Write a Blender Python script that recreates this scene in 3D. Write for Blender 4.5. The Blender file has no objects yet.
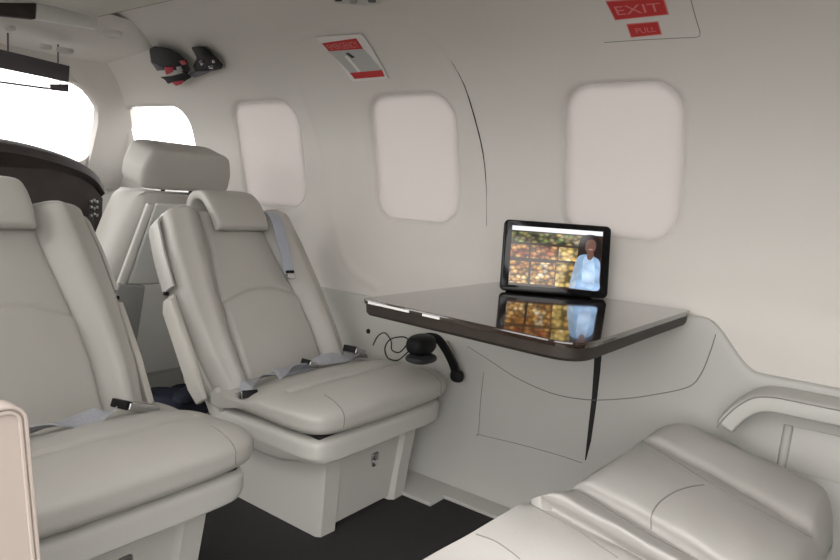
import bpy, bmesh, math, random
import numpy as np
from mathutils import Vector, Matrix
from mathutils.bvhtree import BVHTree
random.seed(4)
scene = bpy.context.scene
C = scene.collection
PI = math.pi

# ------------------------------------------------------------------ camera
# solved from the vanishing points of the fore-aft and athwartships edges; X = athwartships, Y = forward, Z = up
CEN = np.array([420, 280.]); VF = np.array([-450, 140.]); VR = np.array([900, 235.])
FPX = float(np.sqrt(-(VF - CEN) @ (VR - CEN)))
CAMH = 0.90
def _cr(p):
    d = np.array([p[0] - CEN[0], -(p[1] - CEN[1]), -FPX]); return d / np.linalg.norm(d)
_f = _cr(VF); _r = _cr(VR); ROT = np.array([_r, _f, np.cross(_r, _f)])
ORG = np.array([0, 0, CAMH])
cd = bpy.data.cameras.new('camera'); cam = bpy.data.objects.new('camera', cd); C.objects.link(cam)
cd.sensor_width = 36; cd.lens = FPX / 840 * 36; cd.clip_start = 0.02
cam.matrix_world = Matrix.Translation(Vector(ORG)) @ Matrix(ROT.tolist()).to_4x4()
scene.camera = cam
def ray(p): return ROT @ _cr(p)
def onz(p, z): d = ray(p); return ORG + d * ((z - CAMH) / d[2])
def onx(p, x): d = ray(p); return ORG + d * (x / d[0])
def ony(p, y): d = ray(p); return ORG + d * (y / d[1])

# ------------------------------------------------------------------ light and exposure
wd = bpy.data.worlds.new('world'); scene.world = wd; wd.use_nodes = True
bg = wd.node_tree.nodes['Background']; bg.inputs[0].default_value = (1.0, 0.975, 0.955, 1); bg.inputs[1].default_value = 3.3
vs = scene.view_settings; vs.view_transform = 'Standard'; vs.look = 'None'; vs.gamma = 1; vs.use_curve_mapping = False
vs.exposure = 0.50

# ------------------------------------------------------------------ materials
MATS = {}
def mat(name, col, rough=0.5, metal=0.0, noise=0.0, nscale=30, bump=0.0, bscale=200, coat=0.0, emit=None, estr=0.0, trans=0.0, spec=0.5):
    m = bpy.data.materials.new(name); m.use_nodes = True; nt = m.node_tree; b = nt.nodes['Principled BSDF']
    b.inputs['Base Color'].default_value = (*col, 1); b.inputs['Roughness'].default_value = rough
    b.inputs['Metallic'].default_value = metal; b.inputs['Coat Weight'].default_value = coat
    b.inputs['Coat Roughness'].default_value = 0.03; b.inputs['Specular IOR Level'].default_value = spec
    if emit: b.inputs['Emission Color'].default_value = (*emit, 1); b.inputs['Emission Strength'].default_value = estr
    tc = nt.nodes.new('ShaderNodeTexCoord')
    if noise:
        n = nt.nodes.new('ShaderNodeTexNoise'); n.inputs['Scale'].default_value = nscale; n.inputs['Detail'].default_value = 4
        mx = nt.nodes.new('ShaderNodeMix'); mx.data_type = 'RGBA'
        mx.inputs[6].default_value = (*[c * (1 - noise) for c in col], 1); mx.inputs[7].default_value = (*[min(1, c * (1 + noise)) for c in col], 1)
        nt.links.new(tc.outputs['Object'], n.inputs['Vector']); nt.links.new(n.outputs['Fac'], mx.inputs[0]); nt.links.new(mx.outputs[2], b.inputs['Base Color'])
    if bump:
        n2 = nt.nodes.new('ShaderNodeTexNoise'); n2.inputs['Scale'].default_value = bscale; n2.inputs['Detail'].default_value = 3
        bp = nt.nodes.new('ShaderNodeBump'); bp.inputs['Strength'].default_value = bump; bp.inputs['Distance'].default_value = 0.002
        nt.links.new(tc.outputs['Object'], n2.inputs['Vector']); nt.links.new(n2.outputs['Fac'], bp.inputs['Height']); nt.links.new(bp.outputs[0], b.inputs['Normal'])
    MATS[name] = m; return m
mat('liner', (0.63, 0.605, 0.565), 0.55, noise=0.03, nscale=4, bump=0.05, bscale=400)
mat('ceiling_cloth', (0.56, 0.54, 0.48), 0.8, noise=0.03, nscale=6, bump=0.1, bscale=500)
mat('side_panel', (0.50, 0.495, 0.465), 0.5, noise=0.03, nscale=5, bump=0.05, bscale=400)
mat('leather', (0.45, 0.435, 0.40), 0.42, noise=0.05, nscale=7, bump=0.18, bscale=160)
mat('leather_pale', (0.43, 0.415, 0.39), 0.42, noise=0.05, nscale=7, bump=0.18, bscale=160)
mat('seat_plastic', (0.53, 0.52, 0.485), 0.4, noise=0.02, nscale=8)
mat('shell_cream', (0.56, 0.54, 0.49), 0.4, noise=0.02, nscale=8)
mat('seam', (0.25, 0.235, 0.21), 0.8)
mat('gap', (0.012, 0.012, 0.012), 0.8)
mat('fine_gap', (0.22, 0.215, 0.20), 0.8)
mat('carpet', (0.024, 0.0225, 0.023), 0.95, noise=0.35, nscale=160, bump=0.8, bscale=350)
mat('black', (0.009, 0.009, 0.010), 0.5, spec=0.2)
mat('black_gloss', (0.006, 0.006, 0.007), 0.12, spec=0.3)
mat('rubber', (0.02, 0.02, 0.022), 0.6)
mat('red_trim', (0.45, 0.02, 0.04), 0.4)
mat('red', (0.50, 0.035, 0.035), 0.5, noise=0.1, nscale=60)
mat('pink_ink', (0.62, 0.20, 0.19), 0.5)
mat('placard_grey', (0.44, 0.45, 0.44), 0.4)
mat('placard_white', (0.72, 0.70, 0.67), 0.4)
mat('ink', (0.02, 0.025, 0.03), 0.5)
mat('webbing', (0.36, 0.37, 0.40), 0.55, noise=0.25, nscale=220, bump=0.6, bscale=500)
mat('webbing_pale', (0.42, 0.45, 0.52), 0.55, noise=0.12, nscale=260, bump=0.5, bscale=500)
mat('chrome', (0.62, 0.62, 0.63), 0.22, metal=1.0)
mat('steel', (0.42, 0.42, 0.42), 0.35, metal=1.0)
mat('cockpit_dark', (0.035, 0.026, 0.024), 0.75, noise=0.4, nscale=12, bump=0.3, bscale=120)
mat('visor', (0.075, 0.065, 0.075), 0.3)
mat('instrument_grey', (0.09, 0.09, 0.10), 0.5)
mat('screen_off', (0.015, 0.017, 0.02), 0.2)  # near-black display glass, switched off
mat('concrete', (0.16, 0.155, 0.15), 0.9, noise=0.1, nscale=2)
mat('ledge_end', (0.37, 0.315, 0.28), 0.45, noise=0.02, nscale=6)
mat('seat_back_panel', (0.70, 0.70, 0.67), 0.55, noise=0.02, nscale=8)
mat('pocket', (0.30, 0.30, 0.285), 0.7, noise=0.06, nscale=30, bump=0.3, bscale=400)
def walnut():
    m = mat('walnut', (0.03, 0.02, 0.015), 0.12, coat=1.0); nt = m.node_tree; b = nt.nodes['Principled BSDF']
    tc = nt.nodes.new('ShaderNodeTexCoord'); mp = nt.nodes.new('ShaderNodeMapping'); mp.inputs['Scale'].default_value = (3, 22, 3)
    n = nt.nodes.new('ShaderNodeTexNoise'); n.inputs['Scale'].default_value = 3; n.inputs['Detail'].default_value = 6
    r = nt.nodes.new('ShaderNodeValToRGB'); r.color_ramp.elements[0].color = (0.010, 0.006, 0.005, 1); r.color_ramp.elements[1].color = (0.04, 0.024, 0.016, 1)
    nt.links.new(tc.outputs['Object'], mp.inputs[0]); nt.links.new(mp.outputs[0], n.inputs['Vector']); nt.links.new(n.outputs['Fac'], r.inputs[0]); nt.links.new(r.outputs[0], b.inputs['Base Color'])
walnut()
def glassmat():
    m = bpy.data.materials.new('glass'); m.use_nodes = True; nt = m.node_tree; nt.nodes.clear()
    o = nt.nodes.new('ShaderNodeOutputMaterial'); t = nt.nodes.new('ShaderNodeBsdfTransparent'); t.inputs[0].default_value = (0.96, 0.97, 0.98, 1)
    g = nt.nodes.new('ShaderNodeBsdfGlossy'); g.inputs['Roughness'].default_value = 0.02; mx = nt.nodes.new('ShaderNodeMixShader'); mx.inputs[0].default_value = 0.05
    nt.links.new(t.outputs[0], mx.inputs[1]); nt.links.new(g.outputs[0], mx.inputs[2]); nt.links.new(mx.outputs[0], o.inputs[0]); MATS['glass'] = m
glassmat()
def shademat():
    m = bpy.data.materials.new('window_shade'); m.use_nodes = True; nt = m.node_tree; nt.nodes.clear()
    o = nt.nodes.new('ShaderNodeOutputMaterial'); d = nt.nodes.new('ShaderNodeBsdfDiffuse'); d.inputs[0].default_value = (0.62, 0.59, 0.57, 1)
    t = nt.nodes.new('ShaderNodeBsdfTranslucent'); t.inputs[0].default_value = (0.58, 0.51, 0.49, 1); mx = nt.nodes.new('ShaderNodeMixShader'); mx.inputs[0].default_value = 0.10
    nt.links.new(d.outputs[0], mx.inputs[1]); nt.links.new(t.outputs[0], mx.inputs[2]); nt.links.new(mx.outputs[0], o.inputs[0]); MATS['window_shade'] = m
shademat()

# ------------------------------------------------------------------ helpers
def mesh(name, verts, faces, m, parent=None, ang=40, normals=True):
    me = bpy.data.meshes.new(name); me.from_pydata([tuple(float(c) for c in v) for v in verts], [], [tuple(f) for f in faces])
    if normals:
        bm = bmesh.new(); bm.from_mesh(me); bmesh.ops.recalc_face_normals(bm, faces=bm.faces); bm.to_mesh(me); bm.free()
    return link(name, me, m, parent, ang)
def link(name, me, m, parent=None, ang=40):
    me.materials.append(MATS[m])
    for p in me.polygons: p.use_smooth = True
    me.set_sharp_from_angle(angle=math.radians(ang))
    o = bpy.data.objects.new(name, me); C.objects.link(o)
    if parent: o.parent = parent
    return o
def bmobj(name, bm, m, parent=None, ang=40):
    bmesh.ops.recalc_face_normals(bm, faces=bm.faces)
    me = bpy.data.meshes.new(name); bm.to_mesh(me); bm.free(); return link(name, me, m, parent, ang)
def tag(o, label, cat, group=None):
    o['label'] = label; o['category'] = cat
    if group: o['group'] = group
    return o
def struct(o, label=None):
    o['kind'] = 'structure'
    if label: o['label'] = label
    return o
def empty(name, loc=(0, 0, 0), rz=0):
    o = bpy.data.objects.new(name, None); C.objects.link(o); o.location = loc; o.rotation_euler = (0, 0, rz); o.empty_display_size = 0.05
    return o
def bevbox(bm, c, s, bev=0.01, seg=3, rot=None):
    r = bmesh.ops.create_cube(bm, size=1.0); vs_ = r['verts']
    bmesh.ops.scale(bm, vec=s, verts=vs_)
    if bev > 0:
        ed = list({e for v in vs_ for e in v.link_edges})
        q = bmesh.ops.bevel(bm, geom=ed, offset=bev, segments=seg, profile=0.5, affect='EDGES')
        vs_ = list({v for f in q['faces'] for v in f.verts} | {v for v in vs_ if v.is_valid})
    if rot is not None: bmesh.ops.rotate(bm, cent=(0, 0, 0), matrix=rot, verts=vs_)
    bmesh.ops.translate(bm, vec=c, verts=vs_)
    return vs_
def box(name, c, s, m, parent=None, bev=0.01, seg=3, rot=None):
    bm = bmesh.new(); bevbox(bm, c, s, bev, seg, rot); return bmobj(name, bm, m, parent)
def frames(pts):
    P = [Vector(p) for p in pts]; T = []
    for i in range(len(P)):
        a = P[max(0, i - 1)]; b = P[min(len(P) - 1, i + 1)]; t = (b - a); T.append(t.normalized() if t.length > 1e-9 else Vector((0, 0, 1)))
    up = Vector((0, 0, 1)) if abs(T[0].z) < 0.9 else Vector((1, 0, 0)); n = (up - T[0] * up.dot(T[0])).normalized(); N = []
    for t in T:
        n = (n - t * n.dot(t)); n = n.normalized() if n.length > 1e-6 else t.orthogonal().normalized(); N.append(n)
    return P, T, N
def tube(name, pts, r, m, parent=None, seg=8, closed_ends=True):
    P, T, N = frames(pts); V = []; F = []
    rs = r if hasattr(r, '__len__') else [r] * len(P)
    for p, t, n, rr in zip(P, T, N, rs):
        b = t.cross(n)
        for k in range(seg): a = 2 * PI * k / seg; V.append(p + (n * math.cos(a) + b * math.sin(a)) * rr)
    for i in range(len(P) - 1):
        for k in range(seg): F.append((i * seg + k, i * seg + (k + 1) % seg, (i + 1) * seg + (k + 1) % seg, (i + 1) * seg + k))
    F.append(tuple(range(seg))); F.append(tuple(range((len(P) - 1) * seg, len(P) * seg)))
    return mesh(name, V, F, m, parent, 50)
def catmull(pts, n=8):
    P = [np.array(p, float) for p in pts]; P = [2 * P[0] - P[1]] + P + [2 * P[-1] - P[-2]]; out = []
    for i in range(1, len(P) - 2):
        for k in range(n):
            t = k / n; a, b, c, d = P[i - 1:i + 3]
            out.append(0.5 * ((2 * b) + (c - a) * t + (2 * a - 5 * b + 4 * c - d) * t * t + (3 * b - a - 3 * c + d) * t ** 3))
    out.append(P[-2]); return out
def ribbon(name, pts, side, th, m, parent=None):
    # flat strap: centre points, per-point half-width vectors, thickness along the local normal
    P, T, N = frames(pts); V = []; F = []; n = len(P)
    for i in range(n):
        s = Vector(side[i]) if hasattr(side[0], '__len__') else Vector(side); nn = s.cross(T[i]).normalized() * (th / 2)
        for q in (P[i] - s - nn, P[i] + s - nn, P[i] + s + nn, P[i] - s + nn): V.append(q)
    for i in range(n - 1):
        for k in range(4): F.append((4 * i + k, 4 * i + (k + 1) % 4, 4 * i + 4 + (k + 1) % 4, 4 * i + 4 + k))
    F += [(0, 1, 2, 3), (4 * n - 4, 4 * n - 3, 4 * n - 2, 4 * n - 1)]
    return mesh(name, V, F, m, parent, 40)
def grid(name, rows, m, parent=None, closed_u=False, caps=False, ang=60):
    nr = len(rows); nc = len(rows[0]); V = [p for r in rows for p in r]; F = []
    for i in range(nr - 1):
        for j in range(nc - (0 if closed_u else 1)): F.append((i * nc + j, i * nc + (j + 1) % nc, (i + 1) * nc + (j + 1) % nc, (i + 1) * nc + j))
    if caps: F += [tuple(range(nc)), tuple(range((nr - 1) * nc, nr * nc))]
    return mesh(name, V, F, m, parent, ang)
def prism(name, poly, vec, m, parent=None, bev=0.0, ang=35):
    # planar polygon of 3D points extruded along vec
    bm = bmesh.new(); vs_ = [bm.verts.new(tuple(p)) for p in poly]; f = bm.faces.new(vs_)
    r = bmesh.ops.extrude_face_region(bm, geom=[f]); bmesh.ops.translate(bm, vec=vec, verts=[v for v in r['geom'] if isinstance(v, bmesh.types.BMVert)])
    if bev:
        bmesh.ops.recalc_face_normals(bm, faces=bm.faces)
        ed = [e for e in bm.edges if len(e.link_faces) == 2 and e.calc_face_angle() > 0.6]; bmesh.ops.bevel(bm, geom=ed, offset=bev, segments=3, profile=0.5, affect='EDGES')
    return bmobj(name, bm, m, parent, ang)
def rrect(w, h, r, n=6):
    out = []
    for cx, cy, a0 in ((w / 2 - r, h / 2 - r, 0), (-w / 2 + r, h / 2 - r, PI / 2), (-w / 2 + r, -h / 2 + r, PI), (w / 2 - r, -h / 2 + r, 1.5 * PI)):
        for k in range(n + 1): a = a0 + PI / 2 * k / n; out.append((cx + r * math.cos(a), cy + r * math.sin(a)))
    return out
def smooth01(t): t = np.clip(t, 0, 1); return t * t * (3 - 2 * t)
def pillow(name, c, s, m, parent=None, p=4.0, n=14, rot=None, fn=None, pz=None):
    # rounded cushion: a superellipsoid box, fn(x,y,z) may bend it
    bm = bmesh.new(); bmesh.ops.create_cube(bm, size=2.0); bmesh.ops.subdivide_edges(bm, edges=bm.edges[:], cuts=n, use_grid_fill=True)
    pz = pz or p
    for v in bm.verts:
        x, y, z = v.co
        t = (abs(x) ** p + abs(y) ** p) ** (1 / p)
        L = (t ** pz + abs(z) ** pz) ** (1 / pz)
        x, y, z = x / L * s[0] / 2, y / L * s[1] / 2, z / L * s[2] / 2
        if fn: x, y, z = fn(x, y, z)
        q = Vector((x, y, z)); q = rot @ q if rot is not None else q
        v.co = q + Vector(c)
    return bmobj(name, bm, m, parent, 80)

# ------------------------------------------------------------------ cabin cross-section
PROF = [(1.666, 0), (1.695, .35), (1.715, .65), (1.755, .8), (1.75, .95), (1.705, 1.15), (1.60, 1.33), (1.45, 1.45), (1.25, 1.52), (.97, 1.54)]
XC = 0.97
_pp = np.array(catmull(PROF, 24)); _sl = np.concatenate([[0], np.cumsum(np.linalg.norm(np.diff(_pp, axis=0), axis=1))]); SL = _sl[-1]
def prof(s): return np.interp(s, _sl, _pp[:, 0]), np.interp(s, _sl, _pp[:, 1])
_iz = int(np.argmax(_pp[:, 1] > 1.535)) or len(_pp)
def wall_x(z): return float(np.interp(z, _pp[:, 1], _pp[:, 0]))
def s_of_z(z): return float(np.interp(z, _pp[:, 1], _sl))
def taper(y): return 1 - 0.12 * smooth01((np.asarray(y) - 2.3) / 1.3)
def onwall(p, inset=0.0):
    d = ray(p); a, b = .3, 9
    for _ in range(60):
        m_ = (a + b) / 2; q = ORG + m_ * d
        if q[2] > 1.54 or (q[0] - XC) / float(taper(q[1])) + XC > wall_x(q[2]): b = m_
        else: a = m_
    return ORG + a * d
def wpt(y, s, off=0.0):
    # point on the right wall at station y, arc s, moved inwards by off
    e = 1e-3; x, z = prof(s); x1, z1 = prof(min(s + e, SL)); x0, z0 = prof(max(s - e, 0)); tx, tz = x1 - x0, z1 - z0; L = math.hypot(tx, tz)
    nx, nz = -tz / L, tx / L
    return np.array([XC + (x - XC) * float(taper(y)) + nx * off, y, z + nz * off])
def ys(p): q = onwall(p); return np.array([q[1], s_of_z(q[2])])

# windows: station centre, half width, arc centre, half height
def win(y0, y1, z0, z1): s0, s1 = s_of_z(z0), s_of_z(z1); return ((y0 + y1) / 2, (y1 - y0) / 2, (s0 + s1) / 2, (s1 - s0) / 2)
WINS = [win(.468, .800, .833, 1.240), win(1.160, 1.520, .830, 1.240), win(1.88, 2.265, .833, 1.244)]
CKWIN = win(2.56, 3.02, .86, 1.245)
def rsdf(Y, S, w, r):
    qx = np.abs(Y - w[0]) - w[1] + r; qy = np.abs(S - w[2]) - w[3] + r
    return np.hypot(np.maximum(qx, 0), np.maximum(qy, 0)) + np.minimum(np.maximum(qx, qy), 0) - r
def polydist(Y, S, pts):
    D = np.full(Y.shape, 9.0)
    for a, b in zip(pts[:-1], pts[1:]):
        d = b - a; t = np.clip(((Y - a[0]) * d[0] + (S - a[1]) * d[1]) / (d @ d), 0, 1)
        D = np.minimum(D, np.hypot(Y - a[0] - t * d[0], S - a[1] - t * d[1]))
    return D
EXIT_LIP = catmull([ys(p) for p in [(272, 50), (320, 30), (360, 21), (392, 19), (412, 24), (432, 36), (450, 56), (465, 85), (476, 120), (484, 155), (487, 190), (487, 226)]], 6)
EXIT_LIP2 = catmull([ys(p) for p in [(300, 90), (314, 130), (322, 160), (330, 205), (340, 245), (352, 270), (376, 286)]], 6)
def shell_side(name, s0, s1, y0, y1, m, mirror=False, windows=(), ck=None, detail=False, step=0.009, hole=None):
    ny = int((y1 - y0) / step) + 1; ns = max(2, int((s1 - s0) / step) + 1)
    yy = np.linspace(y0, y1, ny); ss = np.linspace(s0, s1, ns); Y, S = np.meshgrid(yy, ss, indexing='ij')
    X, Z = prof(S); X1, Z1 = prof(np.minimum(S + .004, SL)); X0, Z0 = prof(np.maximum(S - .004, 0)); tx, tz = X1 - X0, Z1 - Z0; L = np.hypot(tx, tz)
    nx, nz = tz / L, -tx / L; off = np.zeros_like(Y); dead = np.zeros(Y.shape, bool)
    for w in windows:
        d = rsdf(Y, S, w, .085); off += 0.018 * smooth01((0.004 - d) / 0.014) + 0.004 * smooth01((0.04 - d) / 0.04); dead |= d < -0.012
    if ck: d = rsdf(Y, S, ck, .10); off += 0.02 * smooth01((0.006 - d) / 0.03); dead |= d < -0.006
    if hole: dead |= (Y > hole[0]) & (Y < hole[1]) & (Z > hole[2]) & (Z < hole[3])
    if detail:
        D = polydist(Y, S, EXIT_LIP); off -= 0.0045 * np.exp(-(D / 0.011) ** 2); D = polydist(Y, S, EXIT_LIP2); off -= 0.0055 * np.exp(-(D / 0.016) ** 2)
    X = XC + (X - XC) * taper(Y) + nx * off; Z = Z + nz * off
    if mirror: X = 2 * XC - X
    V = np.stack([X, Y, Z], -1).reshape(-1, 3); idx = np.arange(ny * ns).reshape(ny, ns)
    a, b, c, d = idx[:-1, :-1], idx[1:, :-1], idx[1:, 1:], idx[:-1, 1:]
    keep = ~(dead[:-1, :-1] & dead[1:, :-1] & dead[1:, 1:] & dead[:-1, 1:])
    F = np.stack([a, b, c, d], -1)[keep].tolist()
    return mesh(name, V.tolist(), F, m, None, 80, normals=False)

S_TOP = s_of_z(1.47); Y_AFT = -1.15; Y_FWD = 3.16
struct(shell_side('wall_right', 0, S_TOP, Y_AFT, Y_FWD, 'liner', False, WINS, CKWIN, True), 'cream moulded cabin sidewall with three shaded windows')
struct(shell_side('wall_left', 0, S_TOP, 0.66, Y_FWD, 'liner', True, (), None, False, 0.02, None))
LW = bpy.data.objects['wall_left']
def cut_left(o, rects):
    bm = bmesh.new(); bm.from_mesh(o.data); kill = []
    for f in bm.faces:
        c = f.calc_center_median()
        if any(r[0] < c.y < r[1] and r[2] < c.z < r[3] for r in rects): kill.append(f)
    bmesh.ops.delete(bm, geom=kill, context='FACES'); bm.to_mesh(o.data); bm.free()
cut_left(LW, [(.86, 1.18, .84, 1.24), (1.50, 1.82, .84, 1.24), (2.62, 3.02, .86, 1.24), (1.98, 2.56, -1, 1.36)])  # last rectangle: unseen forward doorway, opened to let light onto the cockpit seat
struct(shell_side('wall_aft_side', 0, S_TOP, Y_AFT, -0.45, 'liner', True, (), None, False, 0.04))
bpy.data.objects['wall_aft_side'].name = 'wall_left_aft'
# ceiling, both halves in one mesh
def ceiling():
    V = []; F = []; yy = np.linspace(Y_AFT, Y_FWD, 120); ss = np.linspace(S_TOP, SL, 24)
    prf = [prof(s) for s in ss]; line = [(x, z) for x, z in prf] + [(2 * XC - x, z) for x, z in prf[::-1][1:]]
    for y in yy:
        t = float(taper(y))
        for x, z in line: V.append((XC + (x - XC) * t, y, z))
    n = len(line)
    for i in range(len(yy) - 1):
        for j in range(n - 1): F.append((i * n + j, (i + 1) * n + j, (i + 1) * n + j + 1, i * n + j + 1))
    return mesh('ceiling', V, F, 'liner', None, 80, normals=False)
struct(ceiling(), 'cream curved cabin ceiling')
# header above the open cargo door
box_o = box('trim_1', (0.40, 0.10, 1.43), (0.10, 1.12, 0.05), 'liner', None, .008); struct(box_o, 'header above the open cargo doorway')
struct(prism('wall_back', [(0.15, Y_AFT, 0), (1.79, Y_AFT, 0), (1.79, Y_AFT, 1.0), (1.5, Y_AFT, 1.45), (.97, Y_AFT, 1.56), (.44, Y_AFT, 1.45), (.15, Y_AFT, 1.0)], (0, -0.04, 0), 'liner'))
# floor: carpet
struct(box('floor', (0.97, 1.0, -0.02), (1.50, 4.34, 0.04), 'carpet', None, 0), 'dark charcoal cabin carpet')
struct(box('ground', (0, 1, -1.25), (60, 60, 0.1), 'concrete', None, 0), 'grey concrete apron outside the aircraft')

# ------------------------------------------------------------------ lower side panel (grey), with the hump that houses the table
def ztop(y): return 0.548 + 0.112 * float(smooth01((y - 0.225) / 0.14)) - 0.105 * float(smooth01((y - 1.02) / 0.12))
def lower_panel():
    rows = []
    for y in np.linspace(Y_AFT, 2.5, 260):
        s1 = s_of_z(ztop(y)); r = [wpt(y, s, .014) for s in np.linspace(0.0, s1 - .008, 24)]
        r += [wpt(y, s1 - .003, .012), wpt(y, s1, .008), wpt(y, s1 + .002, -.004)]; rows.append(r)
    return grid('wall_right_lower', rows, 'side_panel', None, ang=70)
struct(lower_panel(), 'grey lower sidewall panel under the windows')
def wline(name, px, r, m, inset, n=6, parent=None):
    pts = []
    for p in catmull(px, n):
        q = onwall(p); pts.append(wpt(q[1], s_of_z(q[2]), inset))
    return tube(name, pts, r, m, parent, 6)
# panel joints
struct(wline('trim_2', [(470, 346), (495, 362), (520, 378), (555, 393), (590, 399), (625, 398), (655, 394), (690, 386), (703, 372), (712, 350), (717, 334)], .0013, 'fine_gap', .0145), 'curved joint of the table stowage panel')
struct(wline('trim_3', [(486, 372), (483, 400), (481, 432), (482, 434), (520, 443), (560, 454), (584, 462)], .0010, 'fine_gap', .0142), 'joint of the lower access panel')
# exit joint, dark where it opens up
ex = [p for p in catmull([(452, 60), (465, 85), (476, 120), (484, 155), (487, 190), (487, 226)], 8)]
pts = []; rs = []
for i, p in enumerate(ex):
    q = onwall(p); pts.append(wpt(q[1], s_of_z(q[2]), .004)); t = i / (len(ex) - 1); rs.append(0.0007 + 0.0017 * math.sin(PI * min(1, t * 1.15)) ** 1.5)
struct(tube('trim_4', pts, rs, 'gap', None, 6), 'dark joint around the emergency exit')
# open slot below the table: a tapering dark gap in the panel
sl = [(597, 338), (605, 338), (602, 372), (598, 405), (593, 440), (588, 459), (587, 459), (590, 430), (594, 395), (596, 365)]
sp = []
for p in sl: q = onwall(p); sp.append(wpt(q[1], s_of_z(q[2]), .0155))
struct(prism('trim_5', sp, (0.012, 0, 0), 'gap'), 'tapering dark slot in the panel under the table')
# floor sill along the wall, with the carpet jog
q1 = onz((445, 495), .012); q2 = onz((497, 517), .012); q3 = onz((430, 503), .012)
xs_, xj = (q1[0] + q2[0]) / 2, q3[0]
struct(prism('baseboard_right', [(1.69, Y_AFT, 0), (xs_, Y_AFT, 0), (xs_, q1[1], 0), (xj, q1[1], 0), (xj, 2.5, 0), (1.69, 2.5, 0)], (0, 0, .012), 'side_panel', None, .003), 'pale floor sill along the sidewall')
struct(tube('trim_6', [wpt(y, .006, .016) for y in np.linspace(-1, 2.4, 40)], .003, 'fine_gap', None, 6), 'joint between sidewall and floor sill')

# ------------------------------------------------------------------ windows: shade panel set in its recess
def window_panel(name, w, m, off, label, r=.085, bulge=.004, grow=.0, parts=True):
    rows = []; n = 30
    pts = rrect(2 * (w[1] + grow), 2 * (w[3] + grow), r, 8)
    rings = [1.0, .985, .95, .85, .6, .3, .02]; V = []; F = []; k = len(pts)
    for i, f in enumerate(rings):
        for a, b in pts: V.append(wpt(w[0] + a * f, w[2] + b * f, off + bulge * (1 - f * f) - (.004 if i == 0 else 0)))
    for i in range(len(rings) - 1):
        for j in range(k): F.append((i * k + j, i * k + (j + 1) % k, (i + 1) * k + (j + 1) % k, (i + 1) * k + j))
    F.append(tuple(range((len(rings) - 1) * k, len(rings) * k)))
    base = len(V)
    for a, b in pts: V.append(wpt(w[0] + a, w[2] + b, off - .008))
    for j in range(k): F.append((j, (j + 1) % k, base + (j + 1) % k, base + j))
    o = mesh(name, V, F, m, None, 60); struct(o, label); return o
for i, w in enumerate(WINS):
    window_panel('window_%d' % (i + 1), w, 'window_shade', -.0165, ['window beside the tablet with its pale pleated shade pulled down', 'window in the emergency exit with its pale shade pulled down', 'window behind the strapped seat with its pale shade pulled down'][i].replace('pleated ', ''), grow=-.002)
window_panel('window_4', CKWIN, 'glass', -.016, 'bright cockpit side window', r=.10, bulge=0, grow=.004)

# ------------------------------------------------------------------ cockpit front: windscreen frame, post, coaming
WN = np.array([0, -1.0, -0.45]); WN /= np.linalg.norm(WN); WP = np.array([0, 3.16, 1.0])
def onws(p): d = ray(p); t = ((WP - ORG) @ WN) / (d @ WN); return ORG + d * t
def wsz(x, z): return np.array([x, WP[1] - (z - WP[2]) * WN[2] / WN[1], z])
A = onws((101, 105)); B = onws((104, 168)); Ct = onws((85, 84)); D = onws((0, 70))
top_z = max(Ct[2], D[2]) ; inner = 1.03
hole = catmull([wsz(inner, .93), wsz(inner, top_z), wsz(Ct[0] - .10, top_z), wsz(Ct[0] - .02, top_z - .008), wsz(A[0] - .025, A[2] + .02), wsz(A[0], A[2] - .05), wsz(A[0] + .002, 1.04), wsz(A[0] - .02, .985), wsz(A[0] - .10, .95)], 6)
def ring_frame(name, holep, mir, m):
    V = []; F = []; n = len(holep); cz = 1.08; cx = 1.25
    outer = []
    for p in holep:
        dx, dz = p[0] - cx, p[2] - cz; x = p[0]; z = p[2]
        if abs(dx) * .45 > abs(dz) * .8: x = (1.72 if dx > 0 else XC)
        elif dz > 0: z = 1.55
        else: z = .0
        if dx > 0 and z not in (1.55, .60): pass
        outer.append(wsz(x, z))
    f = (lambda q: (2 * XC - q[0], q[1], q[2])) if mir else (lambda q: tuple(q))
    for a, b in zip(holep, outer):
        bk = np.array([0, .05, .0]); V += [f(a), f(b), f(a + bk)]
    for i in range(n):
        j = (i + 1) % n; F.append((3 * i, 3 * j, 3 * j + 1, 3 * i + 1)); F.append((3 * i, 3 * j, 3 * j + 2, 3 * i + 2))
    return mesh(name, V, F, m, None, 50)
struct(ring_frame('wall_front', hole, False, 'liner'), 'cream frame of the starboard windscreen')
struct(ring_frame('wall_front_port', hole, True, 'liner'), 'cream frame of the port windscreen')
for k, mir in ((5, False), (6, True)):
    hp = [np.array([2 * XC - p[0] if mir else p[0], p[1] + .03, p[2]]) for p in hole]
    o = mesh('window_%d' % k, hp, [tuple(range(len(hp)))], 'glass', None, 50); struct(o, 'bright windscreen pane beyond the coaming' if not mir else 'port windscreen pane')
struct(box('wall_front_lower', (XC, 3.20, .46), (1.62, .04, .93), 'side_panel', None, .004), 'lower front wall behind the instrument panel')
# window post between windscreen and side window: padded pillar
pz = [onws((116, y)) for y in (96, 120, 145, 168)]
rows = []
for i, z in enumerate(np.linspace(.85, 1.42, 16)):
    c = wsz(0, z); xr = XC + (wall_x(z) - XC) * float(taper(c[1] - .05)); xl = float(np.interp(z, [.85, 1.0, 1.15, 1.24, 1.42], [A[0], A[0], A[0], A[0] - .02, A[0] - .25]))
    rows.append([(xl - .004, c[1] + .02, z), (xl, c[1] - .015, z), (xl + .35 * (xr - xl), c[1] - .035, z), (xl + .7 * (xr - xl), c[1] - .055, z), (xr + .02, c[1] - .09, z), (xr + .03, c[1] + .03, z)])
struct(grid('trim_7', rows, 'liner', None, True, True, 50), 'cream windscreen pillar with small vent')

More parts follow.
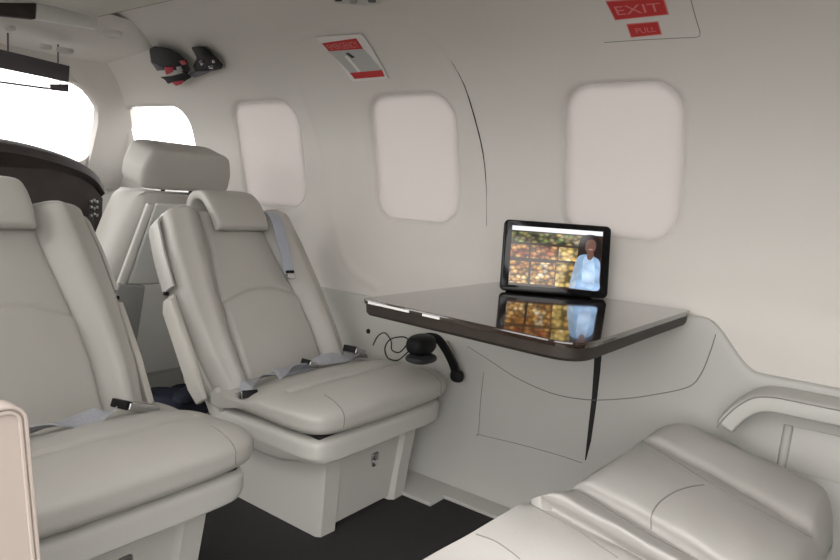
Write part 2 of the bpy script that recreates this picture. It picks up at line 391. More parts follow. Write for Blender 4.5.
# instrument panel with coaming
ip = empty('instrument_panel', (XC, 2.86, 0)); tag(ip, 'dark instrument panel and rounded glareshield beyond the cockpit seats', 'instrument panel')
def coaming():
    rows = []
    for t in np.linspace(-1, 1, 41):
        x = t * .475; top = 1.022 - .09 * abs(t) ** 2 - .05 * abs(t) ** 14; y0 = -.10 + .05 * abs(t) ** 2
        prof_ = [(y0 + .34, top - .03), (y0 + .2, top + .012), (y0 + .08, top + .008), (y0 + .01, top - .012), (y0, top - .045), (y0 + .03, top - .06), (y0 + .05, top - .10 ), (y0 + .34, top - .12)]
        rows.append([(x, a, b) for a, b in prof_])
    return grid('glareshield', rows, 'cockpit_dark', ip, True, True, 60)
coaming()
rows = []
for t in np.linspace(-1, 1, 21):
    x = t * .465; top = .965 - .09 * abs(t) ** 2 - .05 * abs(t) ** 14
    rows.append([(x, -.03, .42), (x, -.05, top - .01), (x, .25, top - .01), (x, .25, .42)])
pf = grid('panel_face', rows, 'cockpit_dark', ip, True, True, 40)
for x, z, w_, h_ in ((-.33, .66, .18, .15), (-.11, .68, .18, .15), (.11, .68, .18, .15), (.33, .66, .18, .15)):
    d_ = box('display', (x, -.058, z), (w_, .02, h_), 'cockpit_dark', ip, .005); box('screen', (x, -.07, z), (w_ - .03, .004, h_ - .03), 'screen_off', d_, .001)
for k in range(9): box('switch', (.435 - .012 * (k % 3), -.056, .74 + .03 * (k // 3) + .006 * (k % 2)), (.008, .02, .012), 'steel', ip, .002)

# sun visor hanging over the windscreen
v0 = ony((0, 49), 2.76); v1 = ony((70, 66), 2.76); v2 = ony((69, 82), 2.76); v3 = ony((0, 69), 2.76)
ex_ = (v0 - v1) * .9; vis = empty('sun_visor', (float(v1[0]), 2.76, float(v1[2]))); tag(vis, 'smoked grey sun visor hanging across top of the windscreen', 'sun visor')
o_ = np.array(vis.location)
prism('visor_blade', [v0 + ex_ - o_, v1 - o_, v2 - o_, v3 + ex_ * 1.0 - o_], (0, .012, 0), 'visor', vis, .003)
r0, r1 = ony((0, 82), 2.75), ony((66, 91), 2.75)
tube('visor_rail', [r0 + (r0 - r1) * .8 - o_, r0 - o_, ony((44, 88), 2.75) - o_], .004, 'visor', vis)
prism('visor_clip', [ony(p, 2.75) - o_ for p in ((50, 84), (69, 84), (69, 92), (52, 90))], (0, .01, 0), 'visor', vis, .002)

for p in ((8, 52), (58, 63)):
    a_ = ony(p, 2.766); tube('visor_hanger', [a_ - o_, np.array([a_[0], 2.766, 1.425]) - o_], .003, 'visor', vis)
for p0, p1 in (((30, 72), (30, 86)), ((60, 78), (60, 86))): tube('visor_hanger', [ony(p0, 2.755) - o_, ony(p1, 2.755) - o_], .0015, 'visor', vis)
tube('visor_rail', [ony((44, 88), 2.75) - o_, ony((54, 88.5), 2.75) - o_], .004, 'visor', vis)
# ------------------------------------------------------------------ overhead: dropped headliner box ending before the cockpit, vents, fittings
e1 = onz((93, 17), 1.455); e2 = onz((192, 0), 1.455)
xe = (e1[0] + e2[0]) / 2; yf = e1[1]
hl = empty('overhead_panel', (XC, 0.7, 1.455)); tag(hl, 'cream dropped overhead panel along the middle of the ceiling', 'ceiling panel')
hw = xe - XC
def hl_rows():
    rows = []
    for y in (Y_AFT + .02, yf - .02, yf):
        k = 0 if y < yf - .01 else .004
        rows.append([(-hw + k, y - .7, .09), (-hw + k, y - .7, .012 + k), (-hw + .012 + k, y - .7, k), (hw - .012 - k, y - .7, k), (hw - k, y - .7, .012 + k), (hw - k, y - .7, .09)])
    return rows
grid('panel_body', hl_rows(), 'ceiling_cloth', hl, True, True, 30)
tube('edge_shadow_line', [(hw + .001, y - .7, .008) for y in np.linspace(Y_AFT + .03, yf, 10)], .0035, 'seam', hl, 6)  # dark line drawn for the shadow along the panel edge
box('front_fascia', (0, yf - .7 + .006, .03), (hw * 2 - .02, .012, .055), 'seat_back_panel', hl, .003)
# cockpit ceiling step forward of the overhead panel
cs = []
for y, z in ((yf + .08, 1.50), (yf + .16, 1.435), (2.70, 1.42), (2.95, 1.405), (3.05, 1.46)):
    cs.append([(x, y, z) for x in np.linspace(XC - .60, XC + .60, 31)])
struct(grid('trim_8', cs, 'liner', None, ang=60), 'cream cockpit overhead lining')
ys_ = yf + .05
struct(prism('trim_10', [ony(p, ys_) for p in ((37, 4), (97, 12), (97, 29), (36, 19))], (0, .03, 0), 'seat_back_panel', None, .002), 'grey step face ahead of the overhead panel')
struct(prism('trim_11', [ony(p, ys_) for p in ((-30, 2), (36.5, 3), (35.5, 19), (-30, 12))], (0, .03, 0), 'cockpit_dark', None, .002), 'dark face painted as the shadowed opening ahead of the overhead panel')  # dark colour stands in for shadow on this part of the step
def vent(p, z, label, rx=.03, ry=.045):
    q = onz(p, z); e = empty('ceiling_vent', tuple(q)); tag(e, label, 'air vent')
    for nm, r0_, r1_, mm, h in (('bezel', 1.0, .7, 'side_panel', .010), ('louvre', .68, .1, 'instrument_grey', .008)):
        V = []; F = []; n = 24
        for f, zz in ((r0_, .004), (r0_, -h * .6), (r0_ * .85, -h), (r1_, -h * .8)):
            for k in range(n): a = 2 * PI * k / n; V.append((rx * f * math.cos(a), ry * f * math.sin(a), zz))
        for i in range(3):
            for k in range(n): F.append((i * n + k, i * n + (k + 1) % n, (i + 1) * n + (k + 1) % n, (i + 1) * n + k))
        F.append(tuple(range(3 * n, 4 * n))); mesh(nm, V, F, mm, e)
    return e
vent((112, 33), 1.405, 'oval grey air vent in the cockpit overhead beside the dropped panel')
vent((46, 46), 1.385, 'small dark reading light socket in the overhead above the sun visor', .02, .02)
vent((65, 50), 1.380, 'pale round air outlet in the overhead above the sun visor', .03, .03)
vent((10, 27), 1.40, 'tiny switch plate in the overhead behind the sun visor', .018, .018)

# ------------------------------------------------------------------ passenger seats
def sweep(name, path, sec, m, parent, flip=(1, 0, 0)):
    # sweep a closed section (a along flip axis, b along local normal) through a path
    P = [Vector(p) for p in path]; ax = Vector(flip); rows = []
    for i, p in enumerate(P):
        t = (P[min(len(P) - 1, i + 1)] - P[max(0, i - 1)]).normalized(); n = ax.cross(t).normalized(); k = 1.0
        rows.append([tuple(p + ax * a + n * b) for a, b in (sec(i / (len(P) - 1)) if callable(sec) else sec)])
    return grid(name, rows, m, parent, True, True, 60)
def selli(a, b, p=4, n=32):
    out = []
    for k in range(n):
        t = 2 * PI * k / n; c, s = math.cos(t), math.sin(t); out.append((a * math.copysign(abs(c) ** (2 / p), c), b * math.copysign(abs(s) ** (2 / p), s)))
    return out
def back_frame(rec, hy, hz):
    r = math.radians(rec); sv, cv = math.sin(r), math.cos(r)
    return lambda u, v, n: (u, hy + v * sv - n * cv, hz + v * cv + n * sv)
def half_w(v, top=.56):
    return float(np.interp(v, [0, .12, .3, .45, .565, .602], [.245, .262, .266, .258, .243, .225]))
def seam_w(v): return float(np.interp(v, [0, .15, .3, .47, .6], [.152, .154, .142, .118, .112]))
def back_n(u, v, H):
    a = abs(u); c = seam_w(v); h = half_w(v)
    if a < c: n = .034 + .010 * math.cos(PI / 2 * a / c) + .010 * math.exp(-((v - .16) / .11) ** 2)
    else:
        t = (a - c) / (h - c); n = .036 + .030 * float(smooth01(t / .38)) + .006 * math.exp(-((t - .5) / .14) ** 2) - .040 * max(0, t - .52) ** 1.1
    n -= .011 * math.exp(-((a - c) / .006) ** 2)
    if a < c + .01: va = .272 + .034 * (1 - (u / c) ** 2); n -= .008 * math.exp(-((v - va) / .006) ** 2) - .006 * math.exp(-((v - va + .03) / .03) ** 2)
    return n
def seat(label, loc, rec, strap, lap, BX=0.0):
    S = empty('cabin_seat', loc); tag(S, label, 'seat', 'cream leather cabin seats facing the table')
    # pedestal
    sidew = .185
    for sx in (-1, 1):
        rows = []
        for z, x, y0_, y1_ in ((0, .172, .062, .40), (.10, .175, .054, .41), (.20, .184, .044, .42), (.268, .192, .042, .42)):
            rows.append([(sx * (x + .014), y0_ + .012, z), (sx * (x + .006), y0_, z), (sx * (x - .045), y0_ - .002, z), (sx * (x - .058), y0_ + .012, z), (sx * (x - .058), y0_ + .05, z), (sx * (x - .02), y0_ + .06, z), (sx * (x - .02), y1_, z), (sx * (x + .014), y1_, z)])
        grid('pedestal_side', rows, 'seat_plastic', S, True, True, 45)
    fp = grid('front_panel', [[(-.122, .074, .012), (.122, .074, .012)], [(-.124, .062, .12), (.124, .062, .12)], [(-.134, .052, .255), (.134, .052, .255)], [(-.134, .09, .255), (.134, .09, .255)], [(-.122, .115, .012), (.122, .115, .012)]], 'seat_plastic', S, False, False, 30)
    bm = bmesh.new(); bevbox(bm, (.02, .056, .168), (.030, .010, .026), .006, 3); bmobj('latch', bm, 'steel', fp)
    box('latch_tongue', (.012, .052, .153), (.016, .008, .020), 'chrome', fp, .003)
    # skirt and pan
    pillow('seat_skirt', (0, .225, .254), (.555, .462, .104), 'seat_plastic', S, p=10, n=26, pz=8, fn=lambda x, y, z: (x * (1 - .05 * max(0, -z) / .05), y, z * (1 - .62 * float(smooth01((-.06 - y) / .14))) if z < 0 else z))
    box('pan_gap', (0, .218, .304), (.50, .405, .012), 'gap', S, .006)
    def cf(x, y, z):
        if z > 0:
            z += .010 * math.cos(PI * min(.5, abs(x) / .58)) - .036 * float(smooth01((y + .04) / .2))
            z += .006 * math.exp(-((y + .16) / .07) ** 2)
            z -= .010 * math.exp(-((y + .085 - .03 * (x / .26) ** 2) / .007) ** 2) * (abs(x) < .235)
        y -= .012 * (1 - (x / .30) ** 2)
        return x, y, z
    cu = pillow('seat_cushion', (0, .215, .345), (.60, .475, .100), 'leather', S, p=7, n=52, fn=cf, pz=3.0)
    for sx in (-1, 1):   # boxed end seams round the front roll
        pts = []
        for t in np.linspace(0, 1, 14):
            a = PI * (.05 + .55 * t); pts.append((sx * (.205 + .004 * math.sin(a)), .075 - .105 * math.sin(a) ** .8 + (.0 if t < .9 else 0), .352 + .0585 * math.cos(a)))
        bv = BVHTree.FromPolygons([v.co for v in cu.data.vertices], [p.vertices[:] for p in cu.data.polygons]); q = []
        for p in pts: hit = bv.find_nearest(Vector(p)); q.append(hit[0] + hit[1] * .0003)
        if sx == 1:
            q2 = []
            for xx in np.linspace(-.235, .235, 30):
                hh = bv.ray_cast(Vector((xx, .13 + .03 * (xx / .26) ** 2 - .012 * (1 - (xx / .27) ** 2), .7)), Vector((0, 0, -1)))[0]; q2.append(hh + Vector((0, 0, .0006)))
            tube('front_piping', q2, .0022, 'leather', cu, 6)
        tube('seam', q, .0013, 'seam', cu, 5)
    # backrest
    f = (lambda ff: (lambda u, v, n: ff(u - BX, v, n)))(back_frame(rec, .405, .318))
    top = .602; NV = 110; rows = []; TH = -.055
    cols = [('b', -1, q) for q in np.linspace(1, 0, 19)] + [('c', 0, q) for q in np.linspace(-1, 1, 33)[1:-1]] + [('b', 1, q) for q in np.linspace(0, 1, 19)]
    for j in range(NV + 1):
        v = -.03 + (top + .03) * j / NV; row = []
        e = max(0, (v - (top - .035)) / .035); k = math.sqrt(max(0, 1 - e * e)); e2 = max(0, (.0 - v) / .03); k *= math.sqrt(max(0.05, 1 - e2 * e2))
        hw_ = half_w(v) - .035 * (1 - k); c_ = min(seam_w(v), hw_ - .02); back = []
        for kind, sg, q in cols:
            u = sg * (c_ + (hw_ - c_) * q ** .8) if kind == 'b' else c_ * q
            edge = math.sqrt(max(0, 1 - (max(0, abs(u) / hw_ - .93) / .07) ** 2))
            row.append(f(u, v, back_n(u, v, top) * edge * k + (1 - k) * -.01)); back.append(u)
        for u in back[::-1][::4]: row.append(f(u * .98, v, TH * (.4 + .6 * k)))
        rows.append(row)
    bk = grid('backrest', rows, 'leather', S, True, True, 75)
    # hard shell behind the cushion, in an upper and a lower half
    def shell(nm, v0, v1, grow, fr):
        rows = []
        for v in np.linspace(v0, v1, 18):
            e = max(0, (v - .545) / .035); h = half_w(min(v, .575)) + grow - .03 * min(1, e * e)
            rows.append([f(-h, v, fr), f(-h - .004, v, fr - .012), f(-h - .003, v, -.03), f(-h + .012, v, -.058), f(-h + .05, v, -.078), f(0, v, -.088), f(h - .05, v, -.078), f(h - .012, v, -.058), f(h + .003, v, -.03), f(h + .004, v, fr - .012), f(h, v, fr), f(h - .008, v, fr - .002), f(h - .01, v, -.04), f(0, v, -.06), f(-h + .01, v, -.04), f(-h + .008, v, fr - .002)])
        return grid(nm, rows, 'seat_plastic', S, True, True, 50)
    shell('back_shell', .340, .575, .016, .022); shell('lower_shell', -.10, .322, .012, .004)
    for sx in (-1, 1):
        prism('stowed_armrest', [f(sx * .293, .312, .006), f(sx * .293, .318, -.03), f(sx * .293, .29, -.052), f(sx * .293, .05, -.052), f(sx * .293, .0, -.035), f(sx * .293, .0, .004), f(sx * .293, .15, .014)], (sx * -.018, 0, 0), 'shell_cream', S, .005)
        box('shell_gap_fill', f(sx * .287, .332, -.012), (.012, .016, .010), 'black', S, .002)  # black piece darkening the gap between the shell halves
        box('pivot', (sx * .268, .40, .305), (.018, .06, .075), 'seat_plastic', S, .008, 3, Matrix.Rotation(math.radians(-rec), 3, 'X'))
    # headrest folded over the top of the back
    pth = [f(0, v, n) for n, v in catmull([(.062, .500), (.068, .538), (.064, .590), (.045, .636), (.005, .658), (-.035, .640), (-.060, .588), (-.068, .54)], 7)]
    hr = sweep('headrest', pth, lambda t: selli(.102 - .006 * abs(t - .3) - .012 * max(0, t - .6), (.020 - .004 * t) * math.sqrt(max(.12, 1 - max(0, 1 - t / .05) ** 2)), 5, 40), 'leather', S)
    # belts
    if strap:
        u0 = .148
        P_ = [f(u0 + .0, .60, -.05), f(u0, .600, .0), f(u0, .585, .045), f(u0 - .004, .54, .074), f(u0 - .014, .46, .076), f(u0 - .022, .39, .072), f(u0 - .028, .335, .066)]
        W_ = [np.array((.019, 0, 0)) * (1 if k < 5 else .85) for k in range(7 * 6)]
        path = catmull(P_, 6); ribbon('shoulder_strap', path, [(.027 - .007 * i / len(path), 0, 0) for i in range(len(path))], .004, 'webbing_pale', S)
        p = f(u0 - .028, .325, .068); b_ = box('strap_buckle', p, (.032, .012, .022), 'chrome', S, .003, 2, Matrix.Rotation(math.radians(-rec), 3, 'X')); 
        p = f(u0 - .028, .338, .072); box('buckle_bar', p, (.030, .010, .009), 'black', b_, .002, 2, Matrix.Rotation(math.radians(-rec), 3, 'X'))
    if lap:
        bv = BVHTree.FromPolygons([v.co for v in cu.data.vertices], [p.vertices[:] for p in cu.data.polygons])
        def top_(x, y, dz=.004):
            h = bv.ray_cast(Vector((x, y, .7)), Vector((0, 0, -1)))[0]; return (x, y, (h.z if h else .395) + dz)
        for nm, spec in lap:
            path = catmull([top_(x, y, dz) for x, y, dz in spec['pts']], 8); n = len(path); rng = random.Random(len(nm)); side = []
            for i in range(n):
                a = path[min(n - 1, i + 1)] - path[max(0, i - 1)]; s_ = np.array((-a[1], a[0], 0)); s_ = s_ / (np.linalg.norm(s_) + 1e-9) * .019
                tw = spec.get('twist', .5) * .45 * math.sin(i * .33); side.append((s_[0] * math.cos(tw), s_[1] * math.cos(tw), .019 * math.sin(tw)))
            path = [p + np.array((0, 0, .007 + .003 * math.sin(i * .5))) for i, p in enumerate(path)]
            b_ = ribbon(nm, path, side, .003, 'webbing', S)
            for (x, y, dz, rz, sz) in spec.get('buckles', ()):
                p = top_(x, y, dz); R_ = Matrix.Rotation(rz, 3, 'Z') @ Matrix.Rotation(.35, 3, 'Y'); bb = box('buckle', p, sz, 'chrome', b_, .004, 3, R_)
                q = Vector(p) + R_ @ Vector((-sz[0] * .5, 0, .002)); box('buckle_slot', q, (sz[0] * .2, sz[1] * .9, sz[2] * .95), 'black', b_, .002, 2, R_)
    return S
SEAT_A = seat('cream leather cabin seat across the aisle from the sidewall, lap belt lying open', (.60, 1.06, 0), 34, False,
     [('lap_belt', dict(pts=[(-.26, .30, .02), (-.16, .27, .004), (-.05, .25, .004), (.05, .25, .004), (.10, .262, .010)], twist=1.6, buckles=[(.165, .275, .014, .25, (.095, .05, .020))]))])
SEAT_B = seat('cream leather cabin seat against the sidewall with a shoulder strap on its back', (1.34, 1.06, 0), 34, True,
     [('lap_belt', dict(pts=[(-.275, .27, .0), (-.25, .29, .02), (-.18, .315, .006), (-.05, .31, .006), (.08, .305, .006), (.17, .31, .012)], twist=1.4, buckles=[(-.268, .275, -.005, 1.2, (.06, .045, .022)), (.19, .31, .035, .2, (.065, .05, .022))])),
      ('lap_belt', dict(pts=[(.24, .32, .01), (.15, .285, .012), (.04, .29, .014), (-.08, .30, .012), (-.16, .285, .01)], twist=1.9, buckles=[(-.02, .295, .02, .1, (.045, .035, .016))]))], BX=.02)

# ------------------------------------------------------------------ cockpit seat seen from behind
CS = empty('cockpit_seat', (1.345, 2.13, 0)); tag(CS, 'cream cockpit seat seen from behind with broad headrest and map pocket', 'seat')
g = (lambda rec, hy, hz: (lambda u, v, n: (u, hy - v * math.sin(math.radians(rec)) + n * math.cos(math.radians(rec)), hz + v * math.cos(math.radians(rec)) + n * math.sin(math.radians(rec)))))(16, .12, .16)
rows = []
for v in np.linspace(0, .735, 26):
    h = float(np.interp(v, [0, .2, .45, .6, .68, .735], [.24, .25, .235, .20, .175, .145])); k = math.sqrt(max(.02, 1 - max(0, (v - .68) / .056) ** 2))
    rows.append([g(-h, v, .16 * k), g(-h - .012, v, .10 * k), g(-h - .006, v, .04 * k), g(-h + .03, v, .008), g(-h + .07, v, 0), g(0, v, -.008), g(h - .07, v, 0), g(h - .03, v, .008), g(h + .006, v, .04 * k), g(h + .012, v, .10 * k), g(h, v, .16 * k), g(h * .5, v, .12 * k), g(0, v, .11 * k), g(-h * .5, v, .12 * k)])
grid('backrest', rows, 'leather', CS, True, True, 60)
bp = prism('back_panel', [g(-.115, .70, -.002), g(.115, .70, -.002), g(.165, .40, -.002), g(-.165, .40, -.002)], Vector(g(0, 0, -.014)) - Vector(g(0, 0, 0)), 'seat_back_panel', CS, .005)
lp = prism('lower_panel', [g(-.165, .395, -.002), g(.165, .395, -.002), g(.175, .02, -.002), g(-.175, .02, -.002)], Vector(g(0, 0, -.012)) - Vector(g(0, 0, 0)), 'seat_back_panel', CS, .005)
prism('side_piping', [g(-.150, .70, -.004), g(-.128, .70, -.010), g(-.190, .36, -.010), g(-.212, .36, .002)], Vector(g(0, 0, -.014)) - Vector(g(0, 0, 0)), 'seat_plastic', CS, .004)
prism('side_piping', [g(.150, .70, -.004), g(.128, .70, -.010), g(.190, .36, -.010), g(.212, .36, .002)], Vector(g(0, 0, -.014)) - Vector(g(0, 0, 0)), 'seat_plastic', CS, .004)
prism('map_pocket', [g(-.21, .41, -.006), g(-.115, .40, -.018), g(-.105, .08, -.018), g(-.215, .08, -.006)], Vector(g(0, 0, -.02)) - Vector(g(0, 0, 0)), 'pocket', CS, .006)
for sx in (-1, 1): tube('headrest_post', [g(sx * .055, .70, .06), g(sx * .055, .80, .055)], .007, 'black', CS)
box('headrest_rail', g(.0, .742, .05), (.15, .02, .012), 'black', CS, .004)
pillow('headrest', g(-.01, .818, .055), (.355, .14, .145), 'leather', CS, p=10, n=22, rot=Matrix.Rotation(math.radians(16), 3, 'X'), fn=lambda x, y, z: (x * (1 - .12 * max(0, z) / .07), y, z), pz=8)
pillow('seat_cushion', (0, .36, .36), (.46, .42, .12), 'leather', CS, p=6, n=12)
box('pedestal', (0, .34, .16), (.36, .34, .32), 'seat_plastic', CS, .02)

# ------------------------------------------------------------------ folding table
ZT = 0.675
TB = empty('folding_table', (1.36, .67, ZT)); tag(TB, 'glossy dark walnut folding table pulled out from the sidewall', 'table')
def P2(p, z=ZT): q = onz(p, z); return np.array([q[0], q[1]])
c_fl, c_bl, c_br, c_fr = P2((361, 298)), np.array([1.694, .955]), P2((689, 311)), P2((581, 346))
c_br[0] = 1.694
def round_poly(cs, rs, n=8):
    out = []; k = len(cs)
    for i in range(k):
        p, a, b = cs[i], cs[i - 1], cs[(i + 1) % k]; u = (a - p) / np.linalg.norm(a - p); v = (b - p) / np.linalg.norm(b - p); r = rs[i]
        A_, B_ = p + u * r, p + v * r
        for t in np.linspace(0, 1, n): out.append((1 - t) ** 2 * A_ + 2 * t * (1 - t) * p + t * t * B_)
    return out
outline = round_poly([c_fl, c_bl, c_br, c_fr], [.02, .004, .004, .07])
def slab(name, ol, z0, z1, inset_b, bev, m, parent, o):
    cx = np.mean([p[0] for p in ol]); cy = np.mean([p[1] for p in ol]); rows = []
    for f, z in ((1 - inset_b, z0), (1 - inset_b * .3, z0 + .006), (1, z1 - bev * 1.2), (1 - bev * .8, z1 - bev * .3), (1 - bev * 2, z1)):
        rows.append([(cx + (p[0] - cx) * f - o[0], cy + (p[1] - cy) * f - o[1], z - o[2]) for p in ol])
    return grid(name, rows, m, parent, True, True, 30)
mat('walnut_edge', (0.026, 0.019, 0.015), 0.55, noise=.3, nscale=40)
tp = slab('table_top', outline, ZT - .011, ZT, .004, .003, 'walnut', TB, (1.36, .67, ZT))
slab('table_core', [np.array([1.36, .67]) + (p - np.array([1.36, .67])) * .988 for p in outline], ZT - .037, ZT - .0108, .02, .0, 'walnut_edge', TB, (1.36, .67, ZT))
mat('glint_white', (0.80, 0.79, 0.76), 0.3)  # pale strips painted in for a window reflection on the table lip
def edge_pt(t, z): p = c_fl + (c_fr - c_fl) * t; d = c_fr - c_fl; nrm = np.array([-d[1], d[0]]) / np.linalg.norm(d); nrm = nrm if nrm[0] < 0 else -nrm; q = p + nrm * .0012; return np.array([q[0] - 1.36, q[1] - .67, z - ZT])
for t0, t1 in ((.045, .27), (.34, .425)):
    prism('edge_glint', [edge_pt(t0, ZT - .004), edge_pt(t1, ZT - .004), edge_pt(t1, ZT - .009), edge_pt(t0, ZT - .009)], (.004, 0, 0), 'glint_white', tp)
box('support_arm', (.24, .0, -.055), (.20, .035, .045), 'side_panel', TB, .008)
tube('hinge_rod', [(.318, -.26, -.025), (.318, .26, -.025)], .006, 'steel', TB)

# ------------------------------------------------------------------ tablet on the table
ba = onz((499.5, 290), ZT + .004); bb = onz((607.5, 298.5), ZT + .004); W = float(np.linalg.norm(bb - ba)); dX = (bb - ba) / W
nh = np.array([dX[1], -dX[0], 0]); nh = nh if nh[0] < 0 else -nh
def proj(P): q = ROT.T @ (np.array(P) - ORG); return CEN + np.array([q[0], -q[1]]) * FPX / -q[2]
best = None
for lean in np.radians(np.arange(5, 45, 1.0)):
    for h in np.arange(.15, .28, .004):
        up = np.array([0, 0, 1]) * math.cos(lean) - nh * math.sin(lean); e = np.linalg.norm(proj(ba + up * h) - np.array([512, 217])) + np.linalg.norm(proj(bb + up * h) - np.array([617, 226]))
        if best is None or e < best[0]: best = (e, lean, h)
_, lean, TH_ = best; lean = min(max(lean, math.radians(12)), math.radians(35))
up = np.array([0, 0, 1]) * math.cos(lean) - nh * math.sin(lean); nrm = np.cross(dX, up)
TAB = empty('tablet_computer', tuple((ba + bb) / 2)); TAB.matrix_world = Matrix(((dX[0], up[0], nrm[0], (ba + bb)[0] / 2), (dX[1], up[1], nrm[1], (ba + bb)[1] / 2), (dX[2], up[2], nrm[2], (ba + bb)[2] / 2), (0, 0, 0, 1)))
tag(TAB, 'black tablet computer in a stand case showing a shop photograph', 'tablet')
def flat(name, pts, z, m, parent, th=.0): return mesh(name, [(a, b, z) for a, b in pts], [tuple(range(len(pts)))], m, parent, 30)
def plate(name, w_, h_, r_, cy, z0, z1, m, parent, bev=.0015):
    ol = rrect(w_, h_, r_, 6); rows = []
    for f, z in ((bev, z0), (0, z0 + bev), (0, z1 - bev), (bev, z1)): rows.append([(a - math.copysign(f, a), b - math.copysign(f, b) + cy, z) for a, b in ol])
    return grid(name, rows, m, parent, True, True, 40)
plate('case', W, TH_, .014, TH_ / 2, -.013, -.001, 'black', TAB, .003)
bd = plate('bezel', W - .006, TH_ - .006, .011, TH_ / 2, -.001, .0012, 'black_gloss', TAB, .0006)
# stand flap behind
prism('case_stand', [(-W * .42, TH_ * .62, -.013), (W * .42, TH_ * .62, -.013), (W * .42, TH_ * .42 * math.tan(lean) + .002, -.013 - TH_ * .42), (-W * .42, TH_ * .42 * math.tan(lean) + .002, -.013 - TH_ * .42)], (0, .004, -.003), 'black', TAB)
sw, sh = W * .845, TH_ * .83
def emat(name, cols, scale, dark=.12, strength=.95, stretch=(1, 1.4, 1)):
    m = bpy.data.materials.new(name); m.use_nodes = True; nt = m.node_tree; b = nt.nodes['Principled BSDF']; b.inputs['Base Color'].default_value = (0, 0, 0, 1); b.inputs['Roughness'].default_value = .08
    if scale:
        tc = nt.nodes.new('ShaderNodeTexCoord'); mp = nt.nodes.new('ShaderNodeMapping'); mp.inputs['Scale'].default_value = stretch; v = nt.nodes.new('ShaderNodeTexVoronoi'); v.inputs['Scale'].default_value = scale
        sp_ = nt.nodes.new('ShaderNodeSeparateColor'); r = nt.nodes.new('ShaderNodeValToRGB'); cr = r.color_ramp; cr.interpolation = 'LINEAR'
        while len(cr.elements) < len(cols): cr.elements.new(.5)
        for i, c in enumerate(cols): cr.elements[i].position = i / (len(cols) - 1); cr.elements[i].color = (*c, 1)
        v2 = nt.nodes.new('ShaderNodeMapRange'); v2.inputs[1].default_value = 0; v2.inputs[2].default_value = .75; v2.inputs[3].default_value = 1.25; v2.inputs[4].default_value = dark
        mu = nt.nodes.new('ShaderNodeVectorMath'); mu.operation = 'SCALE'
        L = nt.links.new; L(tc.outputs['Object'], mp.inputs[0]); L(mp.outputs[0], v.inputs['Vector']); L(v.outputs['Color'], sp_.inputs[0]); L(sp_.outputs[0], r.inputs[0]); L(v.outputs['Distance'], v2.inputs[0]); L(r.outputs[0], mu.inputs[0]); L(v2.outputs[0], mu.inputs['Scale']); L(mu.outputs[0], b.inputs['Emission Color'])
    else: b.inputs['Emission Color'].default_value = (*cols[0], 1)
    b.inputs['Emission Strength'].default_value = strength; MATS[name] = m
emat('pic_base', [(.035, .02, .012)], 0)
emat('pic_top', [(.03, .05, .02), (.30, .22, .10), (.10, .13, .05), (.55, .40, .12), (.05, .05, .04), (.20, .28, .06), (.45, .35, .25)], 75)
emat('pic_mid', [(.18, .04, .02), (.55, .20, .06), (.25, .09, .03), (.70, .40, .12), (.42, .08, .03), (.06, .02, .01)], 75)
emat('pic_low', [(.80, .45, .14), (.45, .16, .03), (.90, .68, .34), (.65, .36, .08), (.28, .09, .02), (.90, .80, .58)], 80)
emat('pic_yellow', [(.75, .50, .10), (.80, .60, .22), (.55, .30, .06), (.85, .70, .35)], 60)
emat('pic_bar', [(.72, .74, .78)], 0); emat('pic_hair', [(.012, .008, .008)], 0); emat('pic_skin', [(.13, .065, .05)], 0); emat('pic_shirt', [(.24, .38, .58), (.36, .52, .74), (.28, .42, .62)], 26, .7); emat('pic_shirt_light', [(.40, .57, .78), (.52, .66, .86), (.36, .52, .74)], 30, .75); emat('pic_smile', [(.30, .20, .18)], 0); emat('pic_trouser', [(.30, .40, .52), (.42, .50, .60)], 30, .7)
scr = flat('screen', [(-sw / 2, TH_ * .085), (sw / 2, TH_ * .085), (sw / 2, TH_ * .085 + sh), (-sw / 2, TH_ * .085 + sh)], .0014, 'pic_base', TAB)
def st(s, t): return ((s - .5) * sw, TH_ * .085 + t * sh)
def rc(nm, s0, s1, t0, t1, m, z): return flat(nm, [st(s0, t0), st(s1, t0), st(s1, t1), st(s0, t1)], z, m, scr)
rc('toolbar', 0, 1, .925, 1, 'pic_bar', .0016)
rc('picture_shelf', .0, .78, .73, .905, 'pic_top', .0016); rc('picture_shelf', .0, .20, .47, .69, 'pic_mid', .0016); rc('picture_shelf', .22, .52, .47, .69, 'pic_mid', .0016); rc('picture_shelf', .53, .74, .47, .69, 'pic_yellow', .0016)
rc('picture_shelf', .0, .21, .04, .41, 'pic_low', .0016); rc('picture_shelf', .235, .50, .04, .41, 'pic_low', .0016); rc('picture_shelf', .51, .72, .03, .43, 'pic_yellow', .0016)
def blob(nm, pts, m, z): return flat(nm, [st(*p[:2]) for p in catmull(list(pts) + [pts[0]], 5)[:-1]], z, m, scr)
blob('picture_hair', [(.735, .54), (.745, .76), (.78, .90), (.87, .935), (.955, .90), (.99, .76), (.985, .56), (.86, .52)], 'pic_hair', .0018)
blob('picture_shirt', [(.665, .02), (.70, .34), (.745, .55), (.83, .60), (.92, .57), (.985, .48), (.99, .20), (.985, .02), (.82, .01)], 'pic_shirt', .0020)
blob('picture_sleeve', [(.66, .03), (.70, .33), (.74, .50), (.77, .40), (.75, .22), (.72, .03)], 'pic_trouser', .0022)
blob('picture_shirt_front', [(.80, .06), (.80, .50), (.86, .57), (.92, .50), (.93, .06)], 'pic_shirt_light', .0022)
blob('picture_face', [(.815, .70), (.822, .81), (.868, .855), (.92, .83), (.932, .72), (.90, .63), (.868, .61), (.832, .64)], 'pic_skin', .0024)
blob('picture_neck', [(.84, .63), (.91, .63), (.90, .54), (.865, .51), (.84, .55)], 'pic_skin', .0023)
blob('picture_smile', [(.845, .685), (.87, .672), (.905, .69), (.875, .70)], 'pic_smile', .0026)

